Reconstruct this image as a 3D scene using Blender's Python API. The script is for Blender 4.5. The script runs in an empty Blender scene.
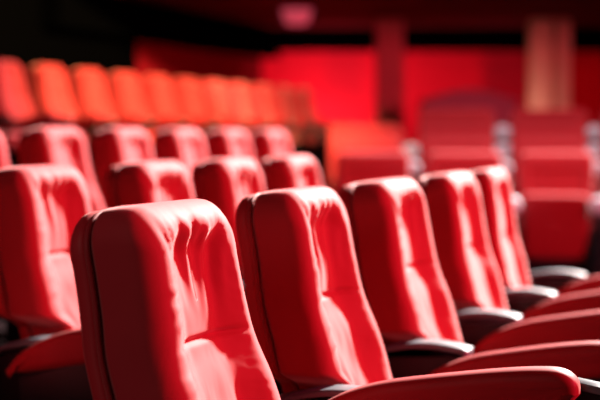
import bpy, bmesh, math, random
from mathutils import Vector, Matrix, noise
PI = math.pi
sc = bpy.context.scene
col = sc.collection
random.seed(7)

# ------------------------------------------------------------------ materials
def nodes_of(name):
    m = bpy.data.materials.new(name); m.use_nodes = True
    nt = m.node_tree; b = nt.nodes['Principled BSDF']
    return m, nt, b

def fabric(name, c, c2, rough=0.55, sheen=0.35, bump=0.25, tint=(1, .55, .5)):
    m, nt, b = nodes_of(name)
    tc = nt.nodes.new('ShaderNodeTexCoord')
    big = nt.nodes.new('ShaderNodeTexNoise'); big.inputs['Scale'].default_value = 9; big.inputs['Detail'].default_value = 4
    nt.links.new(tc.outputs['Object'], big.inputs['Vector'])
    ramp = nt.nodes.new('ShaderNodeMix'); ramp.data_type = 'RGBA'
    ramp.inputs['A'].default_value = (*c, 1); ramp.inputs['B'].default_value = (*c2, 1)
    nt.links.new(big.outputs['Fac'], ramp.inputs['Factor'])
    nt.links.new(ramp.outputs['Result'], b.inputs['Base Color'])
    mp = nt.nodes.new('ShaderNodeMapping'); mp.inputs['Scale'].default_value = (16, 16, 6); mp.inputs['Rotation'].default_value = (0, .35, 0)
    nt.links.new(tc.outputs['Object'], mp.inputs['Vector'])
    fold = nt.nodes.new('ShaderNodeTexNoise'); fold.inputs['Scale'].default_value = 1.0; fold.inputs['Detail'].default_value = 2
    fold.inputs['Distortion'].default_value = .4
    nt.links.new(mp.outputs['Vector'], fold.inputs['Vector'])
    fine = nt.nodes.new('ShaderNodeTexNoise'); fine.inputs['Scale'].default_value = 700
    nt.links.new(tc.outputs['Object'], fine.inputs['Vector'])
    b1 = nt.nodes.new('ShaderNodeBump'); b1.inputs['Strength'].default_value = bump; b1.inputs['Distance'].default_value = .012
    nt.links.new(fold.outputs['Fac'], b1.inputs['Height'])
    b2 = nt.nodes.new('ShaderNodeBump'); b2.inputs['Strength'].default_value = .10; b2.inputs['Distance'].default_value = .0006
    nt.links.new(fine.outputs['Fac'], b2.inputs['Height']); nt.links.new(b1.outputs['Normal'], b2.inputs['Normal'])
    nt.links.new(b2.outputs['Normal'], b.inputs['Normal'])
    b.inputs['Roughness'].default_value = rough
    b.inputs['Specular IOR Level'].default_value = .18
    b.inputs['Sheen Weight'].default_value = sheen
    b.inputs['Sheen Roughness'].default_value = .45
    b.inputs['Sheen Tint'].default_value = (*tint, 1)
    return m

def plain(name, c, rough=.5, metal=0., spec=.5, var=.15, scale=30):
    m, nt, b = nodes_of(name)
    tc = nt.nodes.new('ShaderNodeTexCoord')
    n = nt.nodes.new('ShaderNodeTexNoise'); n.inputs['Scale'].default_value = scale; n.inputs['Detail'].default_value = 3
    nt.links.new(tc.outputs['Object'], n.inputs['Vector'])
    mx = nt.nodes.new('ShaderNodeMix'); mx.data_type = 'RGBA'
    mx.inputs['A'].default_value = (*[x * (1 - var) for x in c], 1); mx.inputs['B'].default_value = (*[min(1, x * (1 + var)) for x in c], 1)
    nt.links.new(n.outputs['Fac'], mx.inputs['Factor']); nt.links.new(mx.outputs['Result'], b.inputs['Base Color'])
    b.inputs['Roughness'].default_value = rough; b.inputs['Metallic'].default_value = metal
    b.inputs['Specular IOR Level'].default_value = spec
    return m

M = {
 'red': fabric('red_upholstery', (.25, .009, .015), (.29, .011, .018), rough=.7, sheen=.5, tint=(1, .60, .58)),
 'shell': fabric('red_back_shell_fabric', (.27, .008, .014), (.31, .010, .017), bump=.1, sheen=.25),
 'piping': fabric('dark_red_piping', (.2, .005, .01), (.24, .006, .012), bump=0),
 'pad': fabric('red_arm_upholstery', (.19, .003, .008), (.23, .004, .010), bump=.05, sheen=.15),
 'cap': plain('grey_armrest_plastic', (.065, .085, .10), .45, 0, .5, .06, 60),
 'black': plain('black_satin_metal', (.005, .005, .007), .5, 0, .25),
 'carpet': plain('dark_carpet', (.010, .003, .004), .95, 0, .1, .5, 220),
 'wallred': plain('red_acoustic_wall', (.74, .002, .028), .8, 0, .2, .08, 5),
 'wallred_shade': plain('shaded_red_acoustic_wall', (.16, .001, .008), .85, 0, .1, .08, 5),  # same red wall paint, its colour darkened to keep this wall in shade
 'knob': plain('brightened_grey_armrest_plastic', (.42, .49, .54), .4, 0, .5, .06, 60),  # armrest plastic again, lightened because these caps catch less light
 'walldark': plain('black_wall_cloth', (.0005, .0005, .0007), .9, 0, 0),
 'ceil': plain('dark_red_ceiling_paint', (.13, .004, .014), .85, 0, .1, .1, 3),
 'mainceil': plain('black_ceiling_paint', (.02, .02, .022), .9, 0, .1),
 'wood': plain('pale_timber_cladding', (.72, .44, .30), .6, 0, .3, .2, 12),
 'woodred': plain('salmon_plaster', (.62, .24, .20), .7, 0, .2, .1, 12),
 'grey': plain('gap_block_grey', (.42, .34, .31), .6, 0, .3),
}
def emission(name, c, s):
    m, nt, b = nodes_of(name)
    b.inputs['Base Color'].default_value = (.5, .3, .3, 1)
    b.inputs['Emission Color'].default_value = (*c, 1); b.inputs['Emission Strength'].default_value = s
    return m
M['lamp'] = emission('dim_lamp_diffuser', (1, .10, .17), .42)

# ------------------------------------------------------------------ helpers
def link(name, bm, mat, parent=None, smooth=True):
    me = bpy.data.meshes.new(name)
    bmesh.ops.recalc_face_normals(bm, faces=bm.faces[:])
    if smooth:
        for f in bm.faces: f.smooth = True
    bm.to_mesh(me); bm.free()
    me.materials.append(M[mat])
    o = bpy.data.objects.new(name, me); col.objects.link(o)
    if parent: o.parent = parent
    return o

def thing(name, label, cat, loc=(0, 0, 0), rz=0, group=None):
    o = bpy.data.objects.new(name, None); col.objects.link(o)
    o.empty_display_size = .1
    o.location = loc; o.rotation_euler = (0, 0, rz)
    tag(o, label, cat, group)
    return o

def tag(o, label, cat, group=None):
    o['label'] = label; o['category'] = cat
    if group: o['group'] = group

def struct(name, bm, mat, smooth=False):
    o = link(name, bm, mat, None, smooth); o['kind'] = 'structure'; return o

def copy_tree(o, parent=None):
    c = o.copy(); col.objects.link(c)
    if parent: c.parent = parent
    for ch in [x for x in bpy.data.objects if x.parent == o]:
        copy_tree(ch, c)
    return c

def smoothstep(a, b, x):
    t = max(0., min(1., (x - a) / (b - a))); return t * t * (3 - 2 * t)

def outline(hx, hz, r, nx, nz, nc):
    """rounded rectangle, counter-clockwise, constant point count"""
    pts = []
    r = max(min(r, hx - 1e-4, hz - 1e-4), 1e-4)
    ix, iz = hx - r, hz - r
    def seg(a, b, n):
        for k in range(n): pts.append((a[0] + (b[0] - a[0]) * k / n, a[1] + (b[1] - a[1]) * k / n))
    def arc(cx, cz, a0):
        for k in range(nc):
            a = a0 + PI / 2 * k / nc; pts.append((cx + r * math.cos(a), cz + r * math.sin(a)))
    seg((hx, -iz), (hx, iz), nz); arc(ix, iz, 0)
    seg((ix, hz), (-ix, hz), nx); arc(-ix, iz, PI / 2)
    seg((-hx, iz), (-hx, -iz), nz); arc(-ix, -iz, PI)
    seg((-ix, -hz), (ix, -hz), nx); arc(ix, -iz, 1.5 * PI)
    return pts

def pillow(hx, hz, r1, y0, y1, r2, res=(20, 50, 8), step=.008, back_step=.05, front_round=None):
    """closed upholstered slab: rounded outline in x/z, rounded edges in y. Returns the bmesh (front is +y)."""
    rf = front_round or r2
    rings = []                                   # (inset, y)
    e = min(hx, hz) * .985
    n = max(3, int((e - rf) / step))
    for k in range(n): rings.append((e + (rf - e) * k / n, y1))
    for k in range(9):
        a = PI / 2 * k / 8; rings.append((rf - rf * math.sin(a), y1 - rf + rf * math.cos(a)))
    ns = max(2, int((y1 - rf - y0 - r2) / .02))
    for k in range(1, ns): rings.append((0, y1 - rf + (y0 + r2 - y1 + rf) * k / ns))
    for k in range(7):
        a = PI / 2 * k / 6; rings.append((r2 - r2 * math.cos(a), y0 + r2 - r2 * math.sin(a)))
    n = max(2, int((e - r2) / back_step))
    for k in range(1, n + 1): rings.append((r2 + (e - r2) * k / n, y0))
    bm = bmesh.new(); prev = None; first = None
    for (ins, y) in rings:
        f = 1 - ins / min(hx, hz)
        pts = outline(hx - ins, hz - ins, r1 * f, *res)
        vs = [bm.verts.new((x, y, z)) for x, z in pts]
        if prev:
            m = len(vs)
            for k in range(m): bm.faces.new((prev[k], prev[(k + 1) % m], vs[(k + 1) % m], vs[k]))
        else: first = vs
        prev = vs
    nx, nz, nc = res; m = len(first); L = nz + nx + 2 * nc
    for cap in (first, prev):                    # zip the innermost ring shut, left to right
        for k in range(-(nc + nx // 2), nz + nc + nx // 2):
            ids = []
            for i in (k % m, (k + 1) % m, (L + nz - k - 1) % m, (L + nz - k) % m):
                if i not in ids: ids.append(i)
            if len(ids) > 2: bm.faces.new([cap[i] for i in ids])
    return bm

def box_bm(x0, x1, y0, y1, z0, z1, bm=None, bevel=0):
    own = bmesh.new()
    v = [own.verts.new(p) for p in [(x0,y0,z0),(x1,y0,z0),(x1,y1,z0),(x0,y1,z0),(x0,y0,z1),(x1,y0,z1),(x1,y1,z1),(x0,y1,z1)]]
    for f in [(0,1,2,3),(4,5,6,7),(0,1,5,4),(1,2,6,5),(2,3,7,6),(3,0,4,7)]: own.faces.new([v[i] for i in f])
    bmesh.ops.recalc_face_normals(own, faces=own.faces[:])
    if bevel: bmesh.ops.bevel(own, geom=own.edges[:], offset=bevel, segments=3, affect='EDGES', profile=.5)
    if bm is None: return own
    me = bpy.data.meshes.new('tmp'); own.to_mesh(me); own.free(); bm.from_mesh(me); bpy.data.meshes.remove(me)
    return bm

def tube_loop(pts, rad, n=8, closed=True):
    bm = bmesh.new(); rings = []; m = len(pts)
    for k in range(m):
        a = Vector(pts[(k - 1) % m]); b = Vector(pts[(k + 1) % m]); t = (b - a).normalized()
        u = t.cross(Vector((0, 1, 0)))
        if u.length < 1e-3: u = t.cross(Vector((1, 0, 0)))
        u.normalize(); w = t.cross(u)
        rings.append([bm.verts.new(Vector(pts[k]) + rad * (math.cos(2*PI*i/n) * u + math.sin(2*PI*i/n) * w)) for i in range(n)])
    for k in range(m):
        A, B = rings[k], rings[(k + 1) % m]
        for i in range(n): bm.faces.new((A[i], A[(i+1) % n], B[(i+1) % n], B[i]))
    return bm

def extrude_profile(pts, x0, x1, bevel=0, nb=3):
    """side profile (y,z) extruded across x"""
    bm = bmesh.new()
    A = [bm.verts.new((x0, y, z)) for y, z in pts]; B = [bm.verts.new((x1, y, z)) for y, z in pts]
    bm.faces.new(A); bm.faces.new(B[::-1]); n = len(pts)
    for k in range(n): bm.faces.new((A[k], B[k], B[(k+1) % n], A[(k+1) % n]))
    bmesh.ops.recalc_face_normals(bm, faces=bm.faces[:])
    if bevel:
        ed = [e for e in bm.edges if abs(e.verts[0].co.x - e.verts[1].co.x) < 1e-6]
        bmesh.ops.bevel(bm, geom=ed, offset=bevel, segments=nb, affect='EDGES', profile=.5)
    return bm

def spline(P, n=8):
    out = []
    for k in range(len(P) - 1):
        p0 = P[max(k-1, 0)]; p1 = P[k]; p2 = P[k+1]; p3 = P[min(k+2, len(P)-1)]
        for i in range(n):
            t = i / n
            out.append(tuple(.5*((2*b) + (-a+c)*t + (2*a-5*b+4*c-d)*t*t + (-a+3*b-3*c+d)*t**3) for a, b, c, d in zip(p0, p1, p2, p3)))
    out.append(P[-1]); return out

# ------------------------------------------------------------------ the seat of the left-hand block
TOP, BOT = 1.076, .40
ZC, HZ = (TOP + BOT) / 2, (TOP - BOT) / 2
WT, WB = .152, .195                               # half width at the top / bottom
THK = .165

def pose(p):
    """taper and recline; p in slab coordinates with z about the slab centre"""
    z = p.z + ZC; d = TOP - z
    w = WT + (WB - WT) * smoothstep(.1, .6, d)
    w *= 1 - (.42 * smoothstep(.415, .468, d) if p.x > 0 else 0)
    z -= (.020 * ((p.y + .07) / .10) ** 2 + .065 * (-p.y)) * (1 - smoothstep(0, .22, d))
    lean = .17 * d + .13 * max(0, d - .24) * smoothstep(.22, .36, d)
    return Vector((p.x * w / WB, p.y + lean, z))

def make_backrest(seed, amount, dip=.036, nose=.046, corner=.075):
    rnd = random.Random(seed)
    bm = pillow(WB, HZ, corner, -THK + .035, 0, .02, (24, 118, 12), .0065, .06, nose)
    ph = [rnd.uniform(0, 6.28) for _ in range(8)]
    off = Vector((rnd.uniform(0, 50), rnd.uniform(0, 50), 0))
    SEAM = .262
    for v in bm.verts:
        p = v.co; z = p.z + ZC; d = TOP - z; x = p.x / WB
        front = smoothstep(-.05, -.012, p.y)
        if front > 0:
            ax = abs(x)
            inner = 1 - smoothstep(.28, .74, ax)
            vert = smoothstep(.02, .10, d)
            dish = -dip * inner * vert * (1 - .30 * smoothstep(.25, .5, d))
            # stitched seam across the centre panel, both halves puff up towards it
            g = math.exp(-((d - SEAM) / .0065) ** 2)
            puff = .006 * math.exp(-((d - SEAM - .07) / .05) ** 2) + .003 * math.exp(-((d - SEAM + .06) / .045) ** 2)
            bol = .008 * smoothstep(.5, .75, ax) * math.exp(-((d - SEAM - .13) / .12) ** 2)
            y = dish + (puff - .008 * g) * (1 - smoothstep(.45, .8, ax)) + bol
            # gathered cloth: puckers on the inner flank of the bolsters and under the top edge
            flank = math.exp(-((ax - .58) / .17) ** 2) * smoothstep(.03, .09, d) * (1 - .5 * smoothstep(.3, .5, d))
            s = 1 if x > 0 else -1
            n1 = noise.noise(Vector((x * 3, z * 9, 0)) + off)
            zz = z + .055 * ax * (1 + .5 * n1)
            wr = noise.noise(Vector((ax * 2.2, zz * 34, s * 4)) + off) + .6 * noise.noise(Vector((ax * 3, zz * 75, s * 9)) + off)
            y += amount * .0062 * flank * wr * (1 if x > 0 else .2)
            topg = math.exp(-((d - .055) / .04) ** 2) * (1 - smoothstep(.7, .95, ax))
            y += amount * .0038 * topg * (1.8 * noise.noise(Vector((x * 7.5 + d * 9, 7, d * 6)) + off) + 1.3 * noise.noise(Vector((x * 19 + d * 20, 3, d * 8)) + off))
            fold = smoothstep(.02, .06, d) * (1 - smoothstep(.10, .25, d)) * (1 - smoothstep(.55, .85, ax))
            y += amount * .010 * fold * noise.noise(Vector((x * 6.5 + d * 4 * s, d * 3.5, 21)) + off)
            low = math.exp(-((d - .42) / .10) ** 2) * (1 - smoothstep(.6, .95, ax))
            y += amount * .0055 * low * noise.noise(Vector((x * 3.2 + d * 8, d * 7 - x * 3, 11)) + off)
            mid = math.exp(-((d - .16) / .07) ** 2) * (1 - smoothstep(.35, .6, ax))
            y += amount * .004 * mid * noise.noise(Vector((x * 5 - d * 6, d * 6, 5)) + off)
            p.y += front * y
        # soft side folds
        side = smoothstep(.8, 1, abs(x)) * (1 - front)
        p.x += side * amount * .003 * noise.noise(Vector((p.y * 14 + d * 6, d * 9 - p.y * 8, 2)) + off) * (1 if x > 0 else -1)
        v.co = pose(p)
    return bm

def make_shell():
    bm = pillow(WB + .004, HZ + .004, .082, -THK - .006, -THK + .030, .014, (14, 40, 9), .05, .06)
    for v in bm.verts: v.co = pose(v.co)
    return bm

def make_piping():
    pts = []
    for x, z in outline(WB - .003, HZ - .003, .08, 20, 40, 9):
        pts.append(pose(Vector((x, -THK + .032, z))))
    return tube_loop(pts, .0055, 6)

def seat_pan():
    bm = pillow(.158, .235, .05, -.055, .055, .035, (12, 14, 6), .02, .04)
    R = Matrix.Rotation(-PI / 2, 4, 'X')                 # slab front (+y) becomes up
    for v in bm.verts:
        p = v.co.copy()
        q = Vector((p.x, -p.z, p.y))                     # lies flat; depth along y
        if q.z > 0: q.z += .012 * (1 - (q.x / .158) ** 2)
        q.y += .385; q.z += .395 + .10 * (q.y - .15)
        v.co = q
    return bm

def pedestal():
    bm = bmesh.new()
    box_bm(-.05, .05, .14, .42, .03, .352, bm, .008)
    box_bm(-.13, .13, .05, .50, 0, .03, bm, .006)
    box_bm(-.035, .035, -.06, .16, .26, .345, bm, .008)
    box_bm(-.035, .035, -.13, -.05, .28, .47, bm, .008)
    return bm

def seat_proto(seed, amount, label, group, **kw):
    t = thing('cinema_seat', label, 'cinema seat', group=group)
    b = link('backrest', make_backrest(seed, amount, **kw), 'red', t)
    link('back_shell', make_shell(), 'shell', t)
    link('piping', make_piping(), 'piping', b)
    link('seat_cushion', seat_pan(), 'red', t)
    link('pedestal', pedestal(), 'black', t)
    return t

# the armrest between two of those seats
def arm_proto(label, group):
    t = thing('armrest', label, 'armrest', group=group)
    prof = spline([(-.04, .600), (.02, .618), (.09, .634), (.16, .638), (.225, .631), (.25, .624)], 6)
    up = [(y, z) for y, z in prof]; dn = [(y - .002, z - .024) for y, z in prof[::-1]]
    link('armrest_cap', extrude_profile(up + dn, -.036, .036, .009), 'cap', t)
    pan = [(-.04, .578)] + [(y, z - .025) for y, z in prof[1:-1]] + [(.235, .600), (.225, .50), (.20, .30), (.16, .0), (-.04, .0)]
    link('support_panel', extrude_profile(pan, -.022, .022, .004), 'black', t)
    lens = spline([(.10, .50), (.14, .548), (.20, .590), (.28, .622), (.38, .645), (.50, .668), (.585, .680), (.63, .679), (.655, .660), (.66, .632)], 7)
    low = [(.63, .595), (.5, .568), (.3, .53), (.16, .50)]
    bm = extrude_profile(lens + low, .034, .105, .026, 5)
    link('padded_side', bm, 'pad', t)
    sh = [(.14, .49), (.3, .54), (.5, .58), (.62, .60), (.62, .42), (.5, .36), (.16, .34)]
    link('padded_side_base', extrude_profile(sh, .042, .094, .01), 'black', t)
    for a, b in (((.645, .652), (.755, .636)),):
        pr = [(a[0], a[1]), (b[0], b[1]), (b[0], b[1] - .016), (a[0], a[1] - .016)]
    link('front_bracket', extrude_profile(pr, .0, .05, .003), 'cap', t)
    pr2 = [(.648, .634), (.75, .620), (.74, .58), (.62, .56), (.56, .40), (.52, 0), (.44, 0), (.46, .44), (.40, .50), (.60, .60)]
    link('front_support', extrude_profile(pr2, .004, .030, .003), 'black', t)
    return t

# ------------------------------------------------------------------ lay out the left-hand block
TH = math.radians(23.5)
CAM_H = 1.2
r_ = Vector((math.sin(TH), math.cos(TH), 0)); n_ = Vector((math.cos(TH), -math.sin(TH), 0))
RZ = -(PI / 2 + TH)
S = .60
P0 = Vector((-.2146, 2.146, 0))
def row_origin(D, d0):
    """point of a row line: d0 steps along it, at distance D from the camera's parallel"""
    y = d0 * S * math.cos(TH)
    return Vector(((y * math.sin(TH) - D) / math.cos(TH), y, 0))
ROWS = [  # distance, first step, index range, floor height
    (1.053, 3.90, range(0, 5), 0.0),
    (2.01, 5.86, range(-1, 4), .038),
    (3.14, 9.35, range(-1, 5), .166),
    (5.80, 17.5, range(-2, 10), .72),
]
ORD = ['first', 'second', 'third', 'fourth', 'fifth', 'sixth', 'seventh', 'eighth', 'ninth', 'tenth', 'eleventh', 'twelfth', 'thirteenth']
front_desc = [
 'sharp red padded cinema seat nearest the camera, puckered backrest with a stitched seam',
 'red padded cinema seat directly behind the nearest one in the front row, second along',
 'middle red padded cinema seat of the front row, third from the camera',
 'red padded cinema seat in the front row, fourth from the camera, pink-lit lumbar bulge',
 'last red padded cinema seat at the far end of the front row',
]
row_name = ['front row', 'second row', 'third row', 'top row under the dark wall']
SHIFT = { 1: .14, (1, 0): -.10, (1, 1): .05, 2: .15}
protos = []
arm0 = None
for k, (D, d0, rng, fz) in enumerate(ROWS):
    for j, i in enumerate(rng):
        sh = SHIFT.get((k, j), SHIFT.get(k, 0))
        wide = 1.1 if k else 1.0; deep = 1.0
        if k == 0:                               # the curved row narrows towards its far end; match where each rear edge stands
            wide = (1.18, 1.07, 1.17, 1.15, 1.05)[j]; deep = (1.03, 1.0, .95, .86, .70)[j]
            tx = (60, 229, 333, 410, 460)[j]
            lo, hi = 1.0, 14.0
            for _ in range(50):
                md = (lo + hi) / 2; c = row_origin(D, md) - n_ * (THK + .006) * deep
                if 300 + 1150 * c.x / c.y < tx: lo = md
                else: hi = md
            org = row_origin(D, lo) + r_ * (WT + .004) * wide
        else: org = row_origin(D, d0 + i + sh) + r_ * (WT + .004)
        lab = front_desc[j] if k == 0 else {
            1: '%s red padded cinema seat in the second row, counted from the camera end',
            2: '%s red cinema seat in the third row, counted from the camera end',
            3: '%s red cinema seat in the top row below dark wall, from the left'}[k] % ORD[j]
        grp = 'red seats in the ' + row_name[k]
        if k == 0:
            t = seat_proto(11 + 7 * j, 1.0 if j == 0 else .95, lab, grp, **(dict(dip=.031, nose=.056, corner=.068) if j == 0 else {})); protos.append(t)
        else:
            t = copy_tree(protos[(i * 2 + k) % 5])
        t['label'] = lab; t['group'] = grp
        t.location = (org.x, org.y, fz); t.rotation_euler = (0, 0, RZ); t.scale = (wide, deep, 1)
        # armrest on the far side of each seat
        if i == rng[-1] and k > 0: continue
        ao = row_origin(D, d0 + i + (.88 if k else .865 - .05 * (j == 0) - .045 * (j == 3)) + ((sh + .15 * ((k, j) == (1, 0))) if k else 0))
        alab = ['grey-capped armrest with red padded side beyond the %s front-row seat',
                'grey-capped armrest with red padded side beyond the %s second-row seat',
                'grey-capped armrest with red padded side beyond the %s third-row seat',
                'grey-capped armrest with red padded side beyond the %s top-row seat'][k] % ORD[j]
        if arm0 is None: a = arm0 = arm_proto(alab, 'armrests')
        else: a = copy_tree(arm0)
        if (k, j) == (1, 0): raised = a
        a['label'] = alab; a['group'] = 'armrests of the ' + row_name[k]
        a.location = (ao.x, ao.y, fz - .03 * (k > 0)); a.rotation_euler = (0, 0, RZ)

for ch in [*arm0.children, *[o for o in bpy.data.objects if o.parent == raised]]:   # the end armrests sit a little higher at their padded front
    if ch.name.startswith('front_support'): ch.scale.z = 1 + .052 / .634
    if ch.name.split('.')[0] in ('padded_side', 'padded_side_base', 'front_bracket'): ch.location.z += .052
    if ch.name.startswith('padded_side'): ch.scale.y = 1.10; ch.location.y -= .065

# ------------------------------------------------------------------ the block that faces the camera
def facing_proto():
    t = thing('tip_up_seat', '', 'cinema seat')
    bm = pillow(.30, .33, .06, -.12, .0, .035, (24, 26, 8), .01, .08)
    for v in bm.verts:
        p = v.co
        if p.y > -.03:
            # stitched inset panel
            dx = max(abs(p.x) - .22, p.z - .19)
            p.y += -.016 * (1 - smoothstep(-.012, .012, dx)) + .004 * math.exp(-((dx - .014) / .012) ** 2)
        z = p.z + .737; p.y += .07 * (1.067 - z); p.z = z
    b = link('backrest', bm, 'red', t)
    pts = [Vector((x, -.121 + .07 * (1.067 - z - .737), z + .737)) for x, z in outline(.298, .328, .06, 8, 8, 6)]
    link('piping', tube_loop(pts, .006, 6), 'piping', b)
    bm = pillow(.262, .26, .06, -.07, .06, .045, (14, 12, 6), .03, .06)
    for v in bm.verts:
        p = v.co; p.y += .19 + .30 * (p.z) ; p.z += .495
    link('seat_cushion', bm, 'red', t)
    bm = bmesh.new()
    box_bm(-.27, .27, .03, .12, 0, .26, bm, .01); box_bm(-.3, .3, -.02, .24, 0, .03, bm, .006)
    box_bm(-.06, .06, .0, .11, .20, .44, bm, .01)
    link('pedestal', bm, 'black', t)
    return t
def facing_arm(h):
    t = thing('armrest', '', 'armrest')
    prof = spline([(.0, h - .03), (.12, h - .006), (.26, h), (.37, h - .004), (.42, h - .03)], 6)
    pts = prof + [(.41, h - .085), (.36, h - .095), (.0, h - .075)]
    bm = extrude_profile(pts, -.036, .036, .014, 4)
    e = pillow(.082, .066, .06, -.05, .05, .03, (6, 6, 6), .02, .02)
    for v in e.verts: v.co = Vector((v.co.x, v.co.y + .385, v.co.z + h - .045))
    me = bpy.data.meshes.new('tmp'); e.to_mesh(me); e.free(); bm.from_mesh(me); bpy.data.meshes.remove(me)
    link('armrest_cap', bm, 'knob', t)
    bm = box_bm(-.025, .025, .02, .37, 0, h - .085, None, .006)
    link('support_panel', bm, 'black', t)
    return t
fp = facing_proto(); used = False
fa_low, fa_high = facing_arm(.715), facing_arm(.87)
ul = uh = False
FR = [(9.0, 0.0), (10.0, .095), (11.0, .225), (12.0, .40)]
fname = ['nearest facing row', 'second facing row', 'third facing row', 'rearmost facing row']
for k, (Y, fz) in enumerate(FR):
    sx = Y / 9.0
    cols = (-2, -1, 0, 1) if k < 3 else (-1, 0, 1)
    for j, c in enumerate(cols):
        px = (256 if k == 0 else 248) + 91.5 * c
        X = px / 1150 * Y
        if used: t = copy_tree(fp)
        else: t = fp; used = True
        t.location = (X, Y, fz); t.rotation_euler = (0, 0, math.atan2(X, -Y)); t.scale = (sx * .97, 1, 1)
        t['label'] = '%s red seat facing the camera in the %s, from the left' % (ORD[j], fname[k]); t['group'] = 'red seats in the ' + fname[k]
        if c == 1: continue                      # beyond the frame
        xa = (px + 45.8) / 1150 * Y
        if k == 0:
            if ul: a = copy_tree(fa_low)
            else: a = fa_low; ul = True
        else:
            if uh: a = copy_tree(fa_high)
            else: a = fa_high; uh = True
        a.location = (xa, Y, fz); a.rotation_euler = (0, 0, math.atan2(xa, -Y))
        a['label'] = 'rounded armrest right of the %s seat in the %s' % (ORD[j], fname[k]); a['group'] = 'armrests of the ' + fname[k]

# ------------------------------------------------------------------ the hall
def prism(poly, z0, z1):
    bm = bmesh.new()
    A = [bm.verts.new((x, y, z0)) for x, y in poly]; B = [bm.verts.new((x, y, z1)) for x, y in poly]
    bm.faces.new(A); bm.faces.new(B[::-1]); n = len(poly)
    for k in range(n): bm.faces.new((A[k], B[k], B[(k+1) % n], A[(k+1) % n]))
    bmesh.ops.recalc_face_normals(bm, faces=bm.faces[:]); return bm
def strip(D0, D1, a, b):
    """quad between two lines parallel to the rows, from step a to step b (metres along)"""
    q = [r_ * a - n_ * D0, r_ * b - n_ * D0, r_ * b - n_ * D1, r_ * a - n_ * D1]
    return [(v.x, v.y) for v in q]

YB = 17.0
REAR = 7.3
struct('floor', prism([(-9, -3), (12, -3), (12, YB + .3), (-9, YB + .3)], -.2, 0), 'carpet')
struct('floor.001', prism(strip(1.30, 2.36, -3, 6.35), -.05, .038), 'carpet')
struct('floor.002', prism(strip(2.36, 3.9, -3, 9.4), -.05, .166), 'carpet')
struct('floor.003', prism(strip(5.05, REAR, -1, 17.2), -.05, .72), 'carpet')
struct('floor.004', prism(strip(3.9, 5.05, -1, 14.0), -.05, .40), 'carpet')
struct('floor.005', prism([(.15, 9.55), (6, 9.55), (6, 10.55), (.15, 10.55)], -.05, .095), 'carpet')
struct('floor.006', prism([(.15, 10.55), (6, 10.55), (6, 11.55), (.15, 11.55)], -.05, .225), 'carpet')
struct('floor.007', prism([(.15, 11.55), (6, 11.55), (6, 13.2), (.15, 13.2)], -.05, .40), 'carpet')

CEIL = 2.75
# wall behind the left block, parallel to its rows; black cloth at its near end
struct('wall_left', prism(strip(REAR, REAR + .2, 11.9, 18.9), -.1, 8.6), 'wallred_shade')
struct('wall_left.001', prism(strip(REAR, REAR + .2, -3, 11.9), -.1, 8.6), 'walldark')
struct('wall_back', prism([(-1.2, YB), (12, YB), (12, YB + .2), (-1.2, YB + .2)], -.1, 8.6), 'wallred')
struct('wall_right', prism([(12, -3), (12.2, -3), (12.2, YB + .2), (12, YB + .2)], -.1, 8.6), 'walldark')
struct('wall_front', prism([(-9, -3.2), (12, -3.2), (12, -3), (-9, -3)], -.1, 8.6), 'walldark')
struct('ceiling.001', prism([(-9.2, -3.2), (12.2, -3.2), (12.2, YB + .2), (-9.2, YB + .2)], 8.6, 8.8), 'mainceil')
# low balcony soffit over the rear of the hall with a black bulkhead at the wall
struct('ceiling', prism([(-5, 11.9), (12, 11.9), (12, YB), (-5, YB)], CEIL, CEIL + .12), 'ceil')
struct('trim_1', prism([(-1.0, YB - .25), (12, YB - .25), (12, YB), (-1.0, YB)], 2.43, CEIL), 'walldark')
struct('trim_2', prism(strip(REAR - .25, REAR, 10, 18.4), 2.33, CEIL), 'walldark')

def column(label, X, Y, w, d, mat, h=CEIL, z0=0):
    t = thing('column', label, 'column', (X, Y, z0))
    link('shaft', box_bm(-w/2, w/2, -d/2, d/2, 0, h - z0, None, .012), mat, t, False)
    link('plinth', box_bm(-w/2 - .03, w/2 + .03, -d/2 - .03, d/2 + .03, 0, .12, None, .01), mat, t, False)
    return t
Yc = 15.6
column('pale timber-clad column against the red wall, left and wider one of the close pair', (539 - 300) / 1150 * Yc, Yc, .29, .25, 'wood')
column('narrow pale timber-clad column against the red wall, right one of the close pair', (561 - 300) / 1150 * Yc, Yc, .18, .25, 'wood')
column('salmon column standing by the bright red wall behind the facing seats', (389 - 300) / 1150 * Yc, Yc, .36, .3, 'woodred')

# made-up curved-top block, stands in for the dark gap behind the facing rows
t = thing('gap_block', 'low dark grey curved-top block standing in for the dark gap behind the facing seats', 'stand-in block', (2.02, 13.9, 0))
arcp = [(-.55 + 1.1 * k / 20, 1.58 + .13 * math.sin(PI * k / 20)) for k in range(21)]
bm = bmesh.new()
A = [bm.verts.new((x, -.2, z)) for x, z in arcp] + [bm.verts.new((.55, -.2, 0)), bm.verts.new((-.55, -.2, 0))]
B = [bm.verts.new((v.co.x, .2, v.co.z)) for v in A]
bm.faces.new(A); bm.faces.new(B[::-1])
for k in range(len(A)): bm.faces.new((A[k], B[k], B[(k+1) % len(A)], A[(k+1) % len(A)]))
link('gap_block_body', bm, 'grey', t, False)
link('gap_block_rim', tube_loop([Vector((x, y, z + .01)) for x, z in arcp for y in (-.2,)] + [Vector((x, .2, z + .01)) for x, z in arcp[::-1]], .02, 6), 'grey', t)

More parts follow.
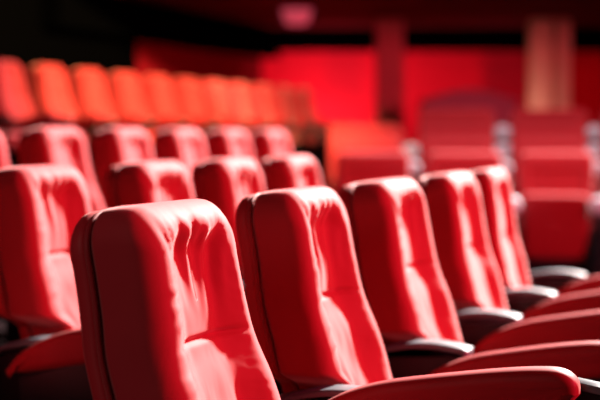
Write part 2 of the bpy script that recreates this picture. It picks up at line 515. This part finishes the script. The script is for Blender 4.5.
# round ceiling light in the soffit
t = thing('ceiling_light', 'dim round pinkish downlight set into the dark red ceiling', 'ceiling light', (-.04, 14.2, CEIL))
def disc(r, z0, z1, n=40, r2=None):
    bm = bmesh.new(); r2 = r2 or r
    A = [bm.verts.new((r*math.cos(2*PI*k/n), r*math.sin(2*PI*k/n), z0)) for k in range(n)]
    B = [bm.verts.new((r2*math.cos(2*PI*k/n), r2*math.sin(2*PI*k/n), z1)) for k in range(n)]
    bm.faces.new(A); bm.faces.new(B[::-1])
    for k in range(n): bm.faces.new((A[k], A[(k+1) % n], B[(k+1) % n], B[k]))
    return bm
link('rim', disc(.235, -.02, 0), 'ceil', t, False)
link('diffuser', disc(.13, -.19, -.018, r2=.20), 'lamp', t, False)

# ------------------------------------------------------------------ lights
def aim(o, tgt):
    o.rotation_euler = (Vector(tgt) - o.location).to_track_quat('-Z', 'Y').to_euler()
def spot(name, loc, tgt, power, color, angle, blend=.4, rad=.25):
    l = bpy.data.lights.new(name, 'SPOT'); l.energy = power; l.color = color
    l.spot_size = math.radians(angle); l.spot_blend = blend; l.shadow_soft_size = rad
    o = bpy.data.objects.new(name, l); col.objects.link(o); o.location = loc; aim(o, tgt); return o
def area(name, loc, tgt, power, color, sx, sy):
    l = bpy.data.lights.new(name, 'AREA'); l.energy = power; l.color = color; l.shape = 'RECTANGLE'; l.size = sx; l.size_y = sy
    o = bpy.data.objects.new(name, l); col.objects.link(o); o.location = loc; aim(o, tgt); return o
KEY = Vector((5.7, 11.0, 7.0))
spot('stage_spot', KEY, (-.3, 3.4, .8), 46000, (1, .86, .80), 74, 1, .3)
spot('rear_seat_spot', (2.3, 7.2, 4.2), (-1.5, 11.2, 1.5), 11000, (1, .70, .26), 47, .7, .3)
spot('rear_end_fill', (-.9, 9.6, 3.1), (-.35, 14.0, 1.5), 2600, (1, .66, .34), 24, .7, .2)  # added spot that brightens the far end of the top row
spot('wall_wash', (.45, 15.5, 1.45), (.5, YB, 2.0), 120, (1, .55, .45), 120, 1, .15)
spot('wall_wash_side', (2.5, 14.6, .9), (2.9, YB, 1.8), 80, (1, .6, .5), 100, 1, .15)
area('near_side_fill', (-1.25, .75, 1.9), (.0, 2.2, .85), 9, (1, .60, .55), .7, .7)  # added fill, lifts the dark near side of the first seat
spot('facing_fill', (1.7, 6.9, 6.9), (2.0, 10.4, 1.0), 2300, (1, .80, .80), 46, .8, .5)  # added wash to brighten the seats that face the camera
area('red_front_fill', (6.6, 2.2, 3.2), (.3, 3.8, .8), 1250, (1, .05, .12), 1.6, 1.6)  # added red fill on the seat fronts, not a source in the hall

w = bpy.data.worlds.new('world'); sc.world = w; w.use_nodes = True
w.node_tree.nodes['Background'].inputs[0].default_value = (.02, .012, .016, 1)
w.node_tree.nodes['Background'].inputs[1].default_value = .3

# ------------------------------------------------------------------ camera
cd = bpy.data.cameras.new('camera'); cam = bpy.data.objects.new('camera', cd); col.objects.link(cam)
cd.sensor_width = 36; cd.lens = 69; cd.clip_start = .05; cd.clip_end = 100
cam.location = (0, 0, CAM_H); cam.rotation_euler = (PI / 2 - math.atan(65 / 1150), 0, 0)
cd.dof.use_dof = True; cd.dof.focus_distance = 2.32; cd.dof.aperture_fstop = 1.7
sc.camera = cam

vs = sc.view_settings
vs.view_transform = 'Standard'; vs.look = 'None'; vs.gamma = 1; vs.exposure = 0; vs.use_curve_mapping = False
sc.cycles.use_denoising = True
